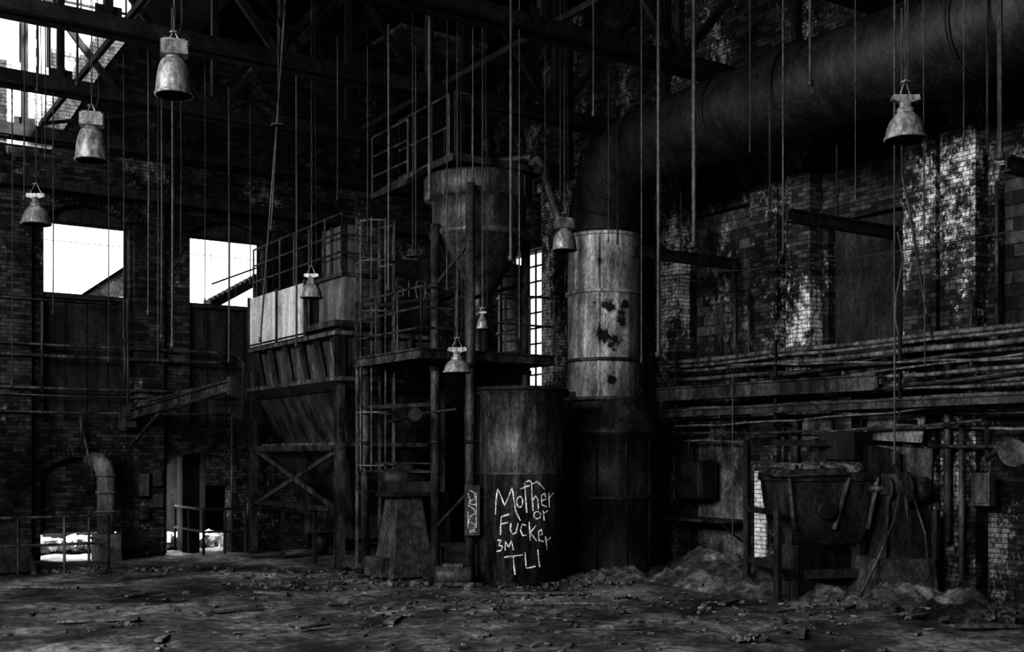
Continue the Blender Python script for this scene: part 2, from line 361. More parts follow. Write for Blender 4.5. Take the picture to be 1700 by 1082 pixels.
# ---------------------------------------------------------------- the big duct
cx,cy=13.36,17.06; r=.69; zs=6.37; R=1.45
b=B()
b.lathe([(0,3.24),(r,3.24),(r,zs)],(cx,cy,0),48,0)
for z in (3.26,3.99,5.27,zs-.02):
    b.lathe([(r,z-.035),(r+.045,z-.03),(r+.045,z+.03),(r,z+.035)],(cx,cy,0),48,3 if z in(3.99,3.26) else 0)
b.bar((cx-.5,cy-.5,3.3),(cx-.5,cy-.5,6.3),.03,.03,0)
pts=[V((cx,cy,zs))]; n=24
for k in range(n+1):
    a=math.pi/2*k/n; pts.append(V((cx,cy-R+R*math.cos(a),zs+R*math.sin(a)+.02)))
zd=zs+R+.02
pts.append(V((cx,YB+.3,zd)))
b.tube(pts,r+.012,48,2)
for k in range(0,6):
    a=math.pi/2*k/5; c=V((cx,cy-R+R*math.cos(a),zs+R*math.sin(a)+.02)); t=V((0,-math.sin(a),math.cos(a)))
    b.tube([c-t*.025,c+t*.025],r+.03,48,2)
for y in (13.6,9.0,3): b.tube([V((cx,y-.03,zd)),V((cx,y+.03,zd))],r+.04,48,2)
b.lathe([(r,3.24),(r+.03,3.2),(.94,2.72),(1.0,2.66),(1.0,2.6),(.88,2.56),(.88,1.45),(.93,1.43),(.93,1.38),(.88,1.36),(.88,0.0)],(cx+.1,cy-.06,0),40,1)
for k in range(10):
    a=k*2*math.pi/10; b.bar((cx+.1+.89*math.cos(a),cy-.06+.89*math.sin(a),0),(cx+.1+.89*math.cos(a),cy-.06+.89*math.sin(a),2.55),.04,.04,1)
b.obj('exhaust_duct',['galv','rust','black','rust2'])
for Y in (15.7,12.04,8.4):
    b=B(); b.ibeam((13.0,Y,5.87),(XR-.01,Y,5.87),.12,.2)
    b.bar((XR-.1,Y,5.75),(XR-.1,Y,4.4),.06,.06)
    for dx in (-.75,.75): b.cyl((cx+dx,Y,5.95),(cx+dx,Y,zd),.018,seg=6)
    b.tube([V((cx+.75*math.cos(a),Y,zd+.75*math.sin(a))) for a in [math.pi*k/12 for k in range(13)]],.02,6)
    b.obj('duct_bracket',['rust'])
# ---------------------------------------------------------------- graffiti tank
tx,ty=11.02,16.45; tr=.765; tz=3.36
tc=V((tx,ty,0)).normalized()*-1; tr_=V((-tc.y,tc.x,0))*-1
if tr_.dot(rt)<0: tr_=-tr_
b=B()
b.lathe([(0,.0),(tr,.0),(tr,1.85),(tr+.02,1.86),(tr+.02,1.90),(tr,1.91),(tr,tz-.12),(tr+.05,tz-.1),(tr+.07,tz),(tr+.0,tz+.02),(tr-.06,tz),(tr-.06,tz-.35),(0,tz-.4)],(tx,ty,0),56,0)
b.lathe([(tr+.005,tz-.06),(tr+.085,tz-.06),(tr+.085,tz-.01),(tr+.0,tz-.01)],(tx,ty,0),56,1)
b.bar((tx+tr_.x*.8,ty+tr_.y*.8,tz-.1),(tx+tr_.x*.98,ty+tr_.y*.98,tz-.1),.2,.1,1)
def tp(px,py):
    th=math.asin(max(-.98,min(.98,(px-863.5)/77))); d=19.8-.77*math.cos(th)
    return V((tx,ty,0))+(tc*math.cos(th)+tr_*math.sin(th))*(tr-.004)+V((0,0,2.2+(755-py)/F*d))
def circ(x,y,rx,ry,a0=0,a1=360,n=12): return [(x+rx*math.cos(math.radians(a0+(a1-a0)*k/n)),y-ry*math.sin(math.radians(a0+(a1-a0)*k/n))) for k in range(n+1)]
G=[[(821,854),(822,832),(825,811),(831,824),(837,839),(844,824),(850,809),(853,830),(856,848),(864,864)],
 circ(863,833,5,9),[(871,802),(873,824),(875,851)],[(864,812),(872,808),(880,806)],
 [(883,802),(884,824),(886,848)],[(885,831),(890,823),(894,829),(895,845)],
 [(900,831),(908,829),(906,819),(900,822),(901,838),(909,841)],[(913,818),(914,842)],[(914,826),(921,818)],
 [(872,800),(880,798),(886,803),(893,799),(900,806),(905,812)],
 circ(893,855,6,6,0,330),[(903,847),(905,864)],[(904,852),(911,848)],
 [(830,888),(830,872),(831,858),(846,853)],[(831,870),(843,867)],
 [(848,868),(847,880),(851,887),(857,884),(860,868)],[(874,872),(867,870),(864,880),(868,889),(875,888)],
 [(879,866),(880,880),(881,897)],[(891,872),(881,884),(892,898)],[(894,889),(902,887),(900,879),(895,883),(896,897),(904,899)],
 [(907,890),(910,912)],[(908,899),(916,892)],
 [(825,897),(831,896),(827,905),(834,907),(830,914),(823,915)],[(838,914),(838,898),(844,908),(849,897),(852,913)],
 [(836,925),(852,923),(868,921)],[(852,924),(853,938),(855,954)],
 [(872,916),(873,930),(874,943),(882,942),(890,940)],[(894,912),(895,926),(897,941)]]
for s_ in G:
    pts=[]
    for i in range(len(s_)-1):
        for k in range(3): t=k/3; pts.append(tp(s_[i][0]*(1-t)+s_[i+1][0]*t,s_[i][1]*(1-t)+s_[i+1][1]*t))
    pts.append(tp(*s_[-1])); b.tube(pts,[.0135+.004*math.sin(i*.9+s_[0][0]) for i in range(len(pts))],6,2)
b.obj('graffiti_tank',['tank','black','paint'])
# ---------------------------------------------------------------- cyclone hopper
hx,hy=10.82,17.50
b=B()
b.lathe([(0,7.25),(.95,7.25),(1.0,7.2),(1.0,6.82),(.95,6.78),(.86,6.75),(.86,6.25),(.92,6.22),(.92,6.14),(.84,6.12),(.28,5.15),(.22,5.05),(.22,4.8),(.27,4.78),(.27,4.72),(.18,4.70),(.18,4.02)],(hx,hy,0),40,0)
for k in range(16):
    a=k*math.pi/8; b.box((hx+1.0*math.cos(a),hy+1.0*math.sin(a),7.0),(.03,.03,.36),0,rz=a)
b.tube([atD(882,290,20.6),atD(884,270,20.5),atD(893,264,20.4),atD(901,275,20.3),atD(912,320,20.1),atD(932,375,19.9),atD(940,402,19.9)],.075,12,1)
b.tube([V((hx+.3,hy,7.15)),V((hx+.3,hy,7.6)),atD(868,262,20.8),atD(884,262,20.6)],.07,10,1)
b.obj('cyclone_hopper',['cyc','rust2'])
b=B()
posts=[(9.87,17.45,6.3),(10.1,16.62,6.9),(11.78,17.4,6.2),(11.2,18.5,6.2),(9.4,19.3,3.95)]
for x,y,z in posts:
    b.cyl((x,y,0),(x,y,z),.085,seg=14,m=1); b.box((x,y,.02),(.34,.34,.05))
    b.cyl((x,y,3.7),(x,y,3.78),.11,seg=14); b.cyl((x,y,2.4),(x,y,2.46),.105,seg=14)
zp=3.95
b.ibeam((9.3,16.95,zp),(12.1,16.95,zp),.1,.18,1); b.ibeam((9.3,16.95,zp),(9.3,19.5,zp),.1,.18,1); b.ibeam((9.3,19.5,zp),(12.1,19.5,zp),.1,.18); b.ibeam((12.1,16.95,zp),(12.1,19.5,zp),.1,.18)
for k in range(24): x=9.35+k*.118; b.b2((x,17.0,zp+.06),(x+.03,19.45,zp+.1))
b.rail((9.3,16.95,zp+.09),(9.3,19.5,zp+.09),1.05,4,3,m=1); b.rail((9.3,16.95,zp+.09),(10.0,16.95,zp+.09),1.05,2,3,m=1); b.rail((10.5,16.95,zp+.09),(12.1,16.95,zp+.09),1.05,4,2,m=1)
zu=7.3
for p,q in (((9.75,16.55),(9.75,18.6)),((9.75,16.55),(11.7,16.55)),((11.7,16.55),(11.7,18.6)),((9.75,18.6),(11.7,18.6))):
    b.bar((p[0],p[1],zu),(q[0],q[1],zu),.06,.12,1)
b.b2((9.75,16.55,zu+.03),(11.7,18.6,zu+.06))
b.rail((9.75,16.75,zu),(9.75,18.6,zu),1.1,4,2,m=1); b.rail((9.75,18.6,zu),(11.7,18.6,zu),1.1,3,2); b.rail((9.75,16.55,zu),(10.1,16.55,zu),1.1,2,2,m=1)
b.rail((9.35,17.5,zu-.3),(9.35,18.9,zu-.3),1.1,3,3,m=1)
b.bar((9.35,17.5,zu-.3),(9.35,18.9,zu-.3),.08,.1); b.bar((9.35,17.5,zu-.3),(9.75,17.5,zu),.05,.08); b.bar((9.35,18.9,zu-.3),(9.75,18.6,zu),.05,.08)
b.bar((9.87,17.45,5.2),(10.1,16.65,5.9),.04,.06); b.bar((10.1,16.65,4.9),(11.78,17.4,5.4),.04,.06); b.bar((9.87,17.45,4.9),(11.2,18.5,5.4),.05,.06)
b.bar((9.87,17.45,3.1),(9.3,19.4,3.1),.05,.07); b.tube([(10.0,16.9,3.0),(9.75,17.6,2.95),(9.5,18.6,2.8)],.03,8)
b.bar((9.9,17.4,5.0),(9.4,19.4,5.0),.04,.05); b.bar((9.4,19.3,1.9),(9.87,17.45,1.9),.04,.05); b.bar((9.4,19.3,2.05),(9.87,17.45,2.05),.03,.03)
b.bar((9.87,17.45,.9),(10.1,16.62,1.6),.04,.05)
b.obj('hopper_platform',['rust','rust2'])
b=B()
for k in range(11):
    b.cyl(atD(832,640-18*k,21.6),atD(868,636-18*k,21.4),.016,seg=6)
b.cyl(atD(832,648,21.6),atD(832,440,21.6),.025,seg=6); b.cyl(atD(868,644,21.4),atD(868,440,21.4),.025,seg=6)
b.obj('access_ladder',['rust2'])
b=B(); q=atD(846,640,22.6); b.cyl((q.x,q.y,2.2),(q.x,q.y,6.0),.24,seg=24)
for z in (3.0,3.9,4.6,5.3): b.cyl((q.x,q.y,z),(q.x,q.y,z+.05),.28,seg=24)
b.cyl((q.x,q.y,0),(q.x,q.y,2.2),.36,seg=24,m=1); b.obj('riser_pipe',['galv','rust'])
b=B(); c=atD(690,688,19.6); b.tube([c+V((.12,.22,0)),c+V((.05,.1,0)),c,c-V((.06,.1,0))],[.03,.04,.08,.12],14); b.cyl(c+V((.12,.22,0)),(9.87,17.45,c.z),.02,seg=6); b.obj('alarm_horn',['rust'])
b=B(); yaw=math.atan2(-.5505,.8348)
pc=V((10.05,16.48,1.25)); Rz=Matrix.Rotation(yaw,3,'Z')
b.box(pc,(.26,.03,.86),0,rz=yaw)
def pp(u,v): return pc+Rz@V((u,-.018,v))
for s_ in ([(-.05,.35),(.04,.3),(.05,.2),(-.04,.16),(-.06,.08),(.02,.03),(.06,-.05),(-.03,-.1),(-.06,-.2),(.05,-.24),(.04,-.33),(-.05,-.36)],[(-.07,.3),(-.02,.1),(.06,.1)],[(-.07,-.02),(-.07,-.3)],[(.07,.3),(.07,-.3)],[(-.05,-.38),(.07,-.36)]):
    b.tube([pp(*q) for q in s_],.008,6,1)
b.obj('post_sign_plate',['rust2','paint'])
# ---------------------------------------------------------------- dust collector (left)
X0,X1,Y0,Y1=9.1,11.3,19.8,24.45
b=B()
for x in (X0,X1):
    for y in (Y0,22.2,Y1):
        if y==22.2 and x==X0: continue
        b.ibeam((x,y,0),(x,y,4.6),.16,.16,1); b.box((x,y,.02),(.34,.34,.04))
b.ibeam((X0,Y0,4.6),(X0,Y1,4.6),.16,.16); b.ibeam((X0,Y0,4.6),(X1,Y0,4.6),.16,.16)
b.hexa([(X0+.2,Y0+.15,3.72),(X1,Y0+.15,3.72),(X1,Y1,3.72),(X0+.2,Y1,3.72),(X0+.1,Y0+.05,4.5),(X1,Y0+.05,4.5),(X1,Y1,4.5),(X0+.1,Y1,4.5)],6)
for k in range(6):
    y=Y0+.25+k*(Y1-Y0-.5)/5; b.bar((X0+.14,y,3.72),(X0-.02,y,4.5),.03,.24,1)
for k in range(4):
    x=X0+.3+k*.6; b.bar((x,Y0+.1,3.7),(x,Y0-.02,4.5),.05,.16,1)
b.b2((X0-.16,Y0-.14,3.62),(X1,Y1+.05,3.7),6)
b.hexa([(X0+.02,Y0,3.45),(X1,Y0,3.45),(X1,Y1,3.45),(X0+.02,Y1,3.45),(X0-.16,Y0-.14,3.62),(X1,Y0-.14,3.62),(X1,Y1,3.62),(X0-.16,Y1,3.62)],0)
b.b2((X0-.12,Y0-.1,4.5),(X1,Y1,4.58),6)
b.hexa([(X0+.5,Y0+.65,2.45),(X1-.2,Y0+.65,2.45),(X1-.2,Y1-.6,2.45),(X0+.5,Y1-.6,2.45),(X0+.08,Y0+.2,3.45),(X1,Y0+.2,3.45),(X1,Y1-.2,3.45),(X0+.08,Y1-.2,3.45)],1)
b.b2((X0+.1,Y0+.3,2.36),(X1-.1,Y1-.3,2.45),6); b.b2((X0-.02,Y0+.25,2.28),(X0+.22,Y1-.25,2.36),1)
for (ya,yb) in ((Y0+.3,22.0),(22.2,Y1-.4)):
    ym=(ya+yb)/2
    b.hexa([(X0+.75,ym-.25,.95),(X1-.75,ym-.25,.95),(X1-.75,ym+.25,.95),(X0+.75,ym+.25,.95),(X0+.3,ya,2.3),(X1-.2,ya,2.3),(X1-.2,yb,2.3),(X0+.3,yb,2.3)],0)
    b.b2((X0+.7,ym-.3,.5),(X1-.7,ym+.3,.95),1); b.cyl((X0+1.1,ym,0),(X0+1.1,ym,.5),.15,seg=12)
b.bar((X0+.02,Y0+.2,1.15),(X0+.02,Y1-.2,2.3),.05,.09,1); b.bar((X0+.06,Y0+.2,2.3),(X0+.06,Y1-.2,1.15),.05,.09,1)
b.bar((X0,Y0,1.15),(X0,Y1,1.15),.08,.1,0)
for y in (21.2,22.9): b.bar((X0+.1,y,0),(X0+.1,y,1.15),.07,.07,0)
b.bar((X0,Y0,2.35),(X0,Y1,2.35),.08,.08,1)
b.b2((X0+.12,21.1,4.6),(X1,Y1,5.62),0)
b.b2((X0-.06,21.3,4.62),(X0+.02,22.8,5.7),2); b.b2((X0-.06,22.86,4.62),(X0+.02,24.5,5.72),2)
for y in (21.3,22.82,24.5): b.b2((X0-.1,y-.03,4.6),(X0-.03,y+.03,5.75),1)
b.b2((X0-.15,Y0-.08,4.66),(X0+.8,21.2,4.78),1)
b.b2((X0+.12,Y0+.05,4.78),(X0+.9,21.05,5.65),4); b.b2((X0+.05,Y0+.0,5.65),(X0+1.0,21.1,5.72),1)
b.b2((X0+.2,Y0+.2,5.72),(X0+.9,20.95,6.68),4)
for y in (Y0+.2,20.55,20.95): b.b2((X0+.15,y-.03,5.72),(X0+.2,y+.03,6.7),1)
b.b2((X0+.9,Y0+.1,4.6),(X1,21.5,6.1),3)
b.rail((X0,Y0-.1,5.72),(X0,24.4,5.72),1.1,7,3,m=1); b.rail((X0,Y0-.1,5.72),(X0+.9,Y0-.1,5.72),1.05,3,3,m=1)
base=V((10.36,Y0+.09,5.36))
L={'S':[[(.17,.3),(.02,.32),(0,.18),(.16,.14),(.16,0),(0,0)]],'I':[[(.07,.3),(.07,0)]],'C':[[(.17,.3),(.03,.3),(0,.15),(.03,0),(.17,0)]],'K':[[(0,.3),(0,0)],[(.16,.3),(0,.14),(.17,0)]]}
for i,ch in enumerate('SICK'):
    for s_ in L[ch]: b.tube([base+V((i*.22+x,0,z*1.1)) for x,z in s_],.015,6,5)
b.obj('dust_collector',['rust','rust2','lightpanel','panel_dark','boxgrey','paintdk','skirt'])
b=B(); lx,ly=9.62,Y0-.18
for dx in (-.24,.24): b.bar((lx+dx,ly,0),(lx+dx,ly,6.75),.05,.03)
for k in range(26): b.cyl((lx-.24,ly,.25+k*.25),(lx+.24,ly,.25+k*.25),.013,seg=6)
for z in (2.0,3.0,3.95,4.9,5.85,6.6):
    b.tube([V((lx+.34*math.cos(a),ly-.36+.36*math.sin(a)*-1,z)) for a in [math.pi*k/10 for k in range(11)]],.018,6)
    for sx in (-.34,.34): b.bar((lx+sx,ly-.36,z),(lx+sx*.72,ly,z),.02,.04)
for a in (0,45,90,135,180):
    a=math.radians(a); b.bar((lx+.34*math.cos(a),ly-.36-.36*math.sin(a),1.9),(lx+.34*math.cos(a),ly-.36-.36*math.sin(a),6.65),.015,.035)
b.obj('caged_ladder',['pipe'])
b=B(); mx,my=9.66,18.25
b.hexa([(mx-.42,my-.42,0),(mx+.42,my-.42,0),(mx+.42,my+.42,0),(mx-.42,my+.42,0),(mx-.24,my-.24,1.45),(mx+.24,my-.24,1.45),(mx+.24,my+.24,1.45),(mx-.24,my+.24,1.45)],0)
b.b2((mx-.4,my-.34,1.45),(mx+.5,my+.34,1.53),1)
b.tube([V((mx-.4,my+.1,1.76)),V((mx-.34,my+.08,1.76)),V((mx+.3,my-.1,1.76)),V((mx+.38,my-.12,1.76))],[.08,.19,.19,.08],20,1)
b.box((mx+.05,my-.02,1.62),(.8,.5,.2),1,rz=-.3); b.box((mx,my,1.98),(.3,.22,.1),1,rz=-.3)
b.b2((mx-.55,my-.2,0),(mx-.3,my+.5,.35),0); b.b2((mx+.4,my-.7,0),(mx+1.2,my+.3,.55),0); b.b2((mx+.5,my+.2,.5),(mx+1.1,my+.8,1.5),1)
b.obj('motor_pedestal',['conc','rust'])
b=B(); c=atD(752,962,19.0); c.z=0
b.tube([c+V((-.28,.18,.16)),c+V((-.24,.16,.16)),c+V((.24,-.16,.16)),c+V((.28,-.18,.16))],[.1,.17,.17,.1],16,0)
b.box(c+V((0,0,.03)),(.6,.3,.06),0,rz=yaw); b.box(c+V((0,0,.34)),(.34,.2,.06),0,rz=yaw)
b.obj('gear_motor',['rust2'])
# ---------------------------------------------------------------- right wall conduits
b=B()
def run(zl,x,ya,yb,r,m,slope=0,sag=0.0):
    n=12; b.tube([V((x+.03*math.sin(k*1.3+zl*9),ya+(yb-ya)*k/n,zl+slope*(k/n)-sag*math.sin(math.pi*k/n)+.015*math.sin(k*2.1+zl*5))) for k in range(n+1)],r,8,m)
for (z,x,ya,yb,r_,m,sl) in ((4.12,14.9,5,17.0,.045,1,-.1),(4.03,14.8,5,16.6,.03,1,-.12),(3.92,15.0,5,17.1,.05,1,-.05),(3.82,14.9,5,14.5,.03,0,-.2),(3.7,15.1,5,17,.04,1,0),
   (3.45,14.75,5,16.8,.035,1,.05),(3.3,14.9,5,17,.055,1,0),(3.2,14.75,5,14.0,.03,1,.1),(3.1,15.0,5,17,.03,1,0),(2.95,15.05,5,12.8,.045,1,.0),(2.8,15.15,5,17,.03,1,.1),(3.6,14.7,5,12.5,.025,0,-.4),(4.2,15.1,5,11,.03,0,-.5),
   (3.85,14.6,5,16,.02,1,-.45),(4.3,15.0,6,14,.018,0,-.7),(3.5,14.6,8,15,.02,1,.35),(3.0,14.7,9,16.5,.02,1,-.25),(2.7,14.9,10,17,.025,0,-.05),(2.6,15.2,5,12,.025,1,.05),(2.45,15.2,12,17,.02,1,.05),(2.35,15.1,5,11,.03,0,0)):
    run(z,x,ya,yb,r_,m,sl,random.uniform(0,.08))
for y in (16.5,13.9,11.3,8.8): b.bar((14.6,y,2.72),(15.28,y,2.72),.05,.07,2); b.bar((14.6,y,3.55),(15.28,y,3.55),.05,.07,2); b.bar((14.7,y,2.7),(14.7,y,4.2),.04,.04,2)
b.ibeam((14.55,11.6,3.35),(14.55,16.9,3.38),.12,.26,3)
b.ibeam((14.6,5,3.0),(14.6,16.9,3.0),.1,.14,3)
b.obj('conduit_bundle',['rust2','pipe','steel','rust2'])
b=B()
for (px,yt,yb,rr) in ((1573,560,900,.06),(1597,690,960,.045),(1220,440,612,.03),(1198,495,600,.025),(1243,490,600,.025),(1300,690,800,.04),(1565,740,760,.03),(1612,480,640,.03),(1320,690,790,.07),(1655,300,540,.03)):
    X=15.15; p=onX(px,yt,X); q=onX(px,yb,X); b.cyl(p,q,rr,seg=10)
p=onX(1198,495,15.15); q=onX(1243,490,15.15); b.tube([p,p+V((0,-.1,.05)),q+V((0,.1,.05)),q],.025,8)
b.tube([onX(1640,700,15.2),onX(1640,760,15.2),onX(1660,745,15.0),onX(1700,735,14.9)],.05,10)
b.obj('vertical_pipes',['rust2'])
# ---------------------------------------------------------------- mixer / tub machine
b=B(); mc=V((13.95,12.3,0))
ax=V((.9,-.43,0)).normalized(); bx=V((.43,.9,0)).normalized()
def mp_(u,v,z): return mc+ax*u+bx*v+V((0,0,z))
prof=[(.76,.6,1.93),(.77,.61,1.80),(.73,.57,1.78),(.70,.55,1.45),(.64,.5,1.1),(.5,.4,.82),(.35,.3,.74)]
rows=[]
for (h_,v_,z) in prof: rows.append([mp_(-h_,-v_,z),mp_(h_,-v_,z),mp_(h_,v_,z),mp_(-h_,v_,z)])
for i in range(len(rows)-1): b.hexa(rows[i+1]+rows[i],0 if i!=1 else 1)
for u,w_ in ((-.72,-.6),(.25,.05),(.72,.6)): b.bar(mp_(u,-.6,1.85),mp_(w_,-.51,1.05),.03,.1,1)
b.tube([mp_(-.1,-.66,1.35),mp_(-.1,-.5,1.35)],.14,20,0)
b.hexa([mp_(-.9,-.66,1.86),mp_(.2,-.68,1.9),mp_(.2,.2,1.95),mp_(-.9,.2,1.92),mp_(-.8,-.5,1.96),mp_(.15,-.5,2.0),mp_(.15,.1,2.02),mp_(-.8,.1,2.0)],1)
b.b2(mp_(-.35,-.1,0)-V((.35,.3,0)),mp_(.3,.1,.8)+V((.2,.25,0)),0)
for u in (-.6,.6): b.bar(mp_(u,-.3,0),mp_(u*.9,-.3,1.1),.14,.14,0)
b.bar(mp_(-.75,-.4,.35),mp_(.7,-.4,.35),.12,.14,0)
for k in range(30): b.chunk(mp_(random.uniform(-.6,.5),random.uniform(-.4,.4),2.0),(.25,.2,.12),2)
b.hexa([mp_(.7,-.85,.55),mp_(1.25,-.85,.55),mp_(1.25,-.3,.55),mp_(.7,-.3,.55),mp_(.88,-.7,1.85),mp_(1.1,-.7,1.85),mp_(1.1,-.5,1.85),mp_(.88,-.5,1.85)],0)
for u in (.72,1.22): b.bar(mp_(u,-.86,.55),mp_(.99+(u-.97)*.4,-.71,1.85),.05,.05,1)
b.box(mp_(1.0,-.62,1.75),(.42,.3,.32),1,rz=-.45)
b.tube([mp_(.84,-.6,1.68),mp_(.88,-.6,1.68)],.24,24,0); b.tube([mp_(1.15,-.6,1.68),mp_(1.22,-.6,1.68)],.26,24,0)
b.tube([mp_(.6,-.6,1.68),mp_(1.5,-.6,1.68)],.05,10,1); b.tube([mp_(1.28,-.6,1.66),mp_(1.33,-.6,1.66),mp_(1.52,-.6,1.66),mp_(1.58,-.6,1.66)],[.1,.2,.2,.1],18,1)
b.hexa([mp_(.85,-.25,0),mp_(1.35,-.25,0),mp_(1.35,.5,0),mp_(.85,.5,0),mp_(.9,-.2,2.35),mp_(1.3,-.2,2.25),mp_(1.3,.5,2.25),mp_(.9,.5,2.35)],0)
b.box(mp_(1.3,-.75,.9),(.35,.35,.9),0,rz=-.45)
# support frame around the tub, crank arm and hoses
for u,v in ((-.95,-.75),(-.95,.6),(1.5,-.95)): b.bar(mp_(u,v,0),mp_(u,v,2.45 if v>0 else 1.35),.09,.09,0)
b.bar(mp_(-.95,-.75,1.32),mp_(-.95,.6,1.32),.07,.09,0); b.bar(mp_(-.95,.6,2.4),mp_(1.3,.6,2.4),.08,.1,0); b.bar(mp_(-.95,-.75,.5),mp_(-.95,.6,.5),.07,.09,0)
b.tube([mp_(.95,-.95,1.8),mp_(.8,-1.0,1.2),mp_(.45,-1.15,.6),mp_(.1,-1.3,.1)],.025,8,1)
b.tube([mp_(1.15,-.9,1.6),mp_(1.25,-1.1,1.0),mp_(1.2,-1.3,.4),mp_(.9,-1.5,.05)],.02,8,1)
b.bar(mp_(.97,-.9,1.75),mp_(.8,-.95,2.25),.04,.05,1)
b.hexa([mp_(.45,-1.15,0),mp_(1.45,-1.15,0),mp_(1.45,-.15,0),mp_(.45,-.15,0),mp_(.5,-1.1,.62),mp_(1.4,-1.1,.62),mp_(1.4,-.2,.62),mp_(.5,-.2,.62)],3)
b.obj('mixer_tub',['rust','rust2','debris','conc','black'])
b=B()
c=onX(1405,740,14.9); b.box(c,(.5,.75,.45),0); b.box(c+V((0,0,-.3)),(.35,.5,.15),0)
for dy in (-.3,.3): b.cyl(c+V((0,dy,.2)),(c.x,c.y+dy,3.3),.015,seg=6)
def sheet(b,q,m,x,th=.03):
    p=[onX(px,py,x) for px,py in q]; o=V((th,0,0)); b.hexa([p[0],p[1],p[1]+o,p[0]+o,p[3],p[2],p[2]+o,p[3]+o],m)
sheet(b,[(1438,730),(1530,735),(1538,668),(1442,662)],1,15.1)
sheet(b,[(1330,735),(1380,720),(1383,665),(1335,680)],1,15.15)
sheet(b,[(1450,840),(1545,850),(1548,745),(1450,738)],2,15.2)
sheet(b,[(1345,790),(1395,785),(1392,745),(1345,750)],2,15.25)
b.obj('sheet_metal_hood',['black','plaster','rust2'])
b=B(); p=onX(1155,795,15.2); b.box(p,(.4,.8,.75),0); b.box(p+V((-.21,0,0)),(.03,.7,.65),1); b.cyl(p+V((0,.2,.37)),(p.x,p.y+.2,2.7),.03,seg=8)
b.obj('control_cabinet',['black','rust'],.01)
b=B(); p=onX(1165,862,15.15); b.box(p,(.7,1.9,.05),0)
for dy in (-.8,.8): b.bar(p+V((-.3,dy,-.02)),p+V((.4,dy,-.45)),.04,.04)
b.obj('shelf',['rust2'])
b=B(); p=onX(1633,812,15.2); b.box(p,(.18,.3,.5),0); b.box(p+V((-.1,0,0)),(.02,.24,.42),1); b.obj('switch_box',['rust2','rust2'],.01)
b=B(); p=onX(1695,740,14.6); b.tube([p,p+V((-.35,-.1,-.1))],[.1,.2],16); b.obj('gooseneck_hood',['rust2'])
# ---------------------------------------------------------------- left wall fittings
b=B()
for z,r_,e in ((4.5,.03,9.0),(4.27,.04,9.0),(3.6,.035,9.0),(3.45,.02,9),(3.1,.03,8.9),(5.42,.03,6.4)):
    b.tube([(3.2,YF-.22,z),(5.5,YF-.23,z-.02),(e-1.0,YF-.22,z),(e-.2,YF-.22,z)]+([(e,YF-.22,z-.2),(e,YF-.22,z-1.2)] if z==4.5 else []),r_,8)
for px,a,c in ((212,495,690),(207,560,640),(385,690,905),(70,500,650),(135,690,740)):
    b.cyl(onY(px,a,YF-.25),onY(px,c,YF-.25),.03,seg=8)
b.tube([onY(133,697,YF-.2),onY(150,770,YF-.3),onY(158,810,YF-.4)],.03,8)
b.obj('conduit_run',['rust2'])
b=B(); pt=onY(176,785,24.3)
b.tube([V((pt.x,24.3,.55)),V((pt.x,24.3,1.75)),V((pt.x-.03,24.35,1.93)),V((pt.x-.1,24.5,2.05)),V((pt.x-.15,24.9,2.08))],[.17,.19,.2,.19,.19],16)
for z in (1.0,1.4,1.75): b.tube([(pt.x,24.3,z),(pt.x,24.3,z+.04)],.215,16)
b.b2((pt.x-.25,24.1,0),(pt.x+.25,24.5,.55)); b.obj('vent_pipe',['boxgrey'])
b=B(); b.ibeam(onY(212,690,YF-.45),atD(383,640,21.8),.14,.22); e=atD(383,640,21.8); w=onY(212,690,YF-.45)
b.bar(e+V((0,0,.1)),V((w.x+.1,w.y,w.z+.25)),.04,.05); b.box(w,(.3,.3,.5)); b.box(e,(.1,.2,.34))
b.bar(w+V((.1,0,-.6)),w.lerp(e,.4),.05,.06); b.box(w+V((0,.2,0)),(.2,.25,.4))
b.obj('jib_crane_arm',['rust2'])
b=B()
for (x,z,w_,h_) in ((6.75,1.55,.22,.5),(7.05,1.7,.2,.35),(7.05,1.2,.22,.3),(6.75,.95,.2,.3)): b.b2((x-w_/2,YF-.32,z-h_/2),(x+w_/2,YF-.17,z+h_/2))
b.obj('electrical_boxes',['rust2'],.01)
b=B(); b.rail(V((3.0,22.3,0)),V((5.42,22.3,0)),1.04,4,2,.028); b.rail(V((5.42,22.3,0)),V((5.42,23.9,0)),1.04,2,2,.028); b.obj('guard_railing',['rust2'])
p=onY(338,900,24.4); b=B(); b.rail(V((p.x,24.4,0)),V((p.x+.95,24.4,0)),1.0,3,2,.03); b.rail(V((p.x,24.4,0)),V((p.x,26.5,0)),1.0,3,2,.03); b.obj('guard_railing',['black'])
b=B(); b.hexa([(3.3,22.7,0),(4.2,22.7,0),(4.2,23.9,0),(3.3,23.9,0),(3.5,23,.5),(4.1,23,.55),(4.0,23.7,.9),(3.4,23.7,.8)]); b.obj('scrap_heap',['rust'])
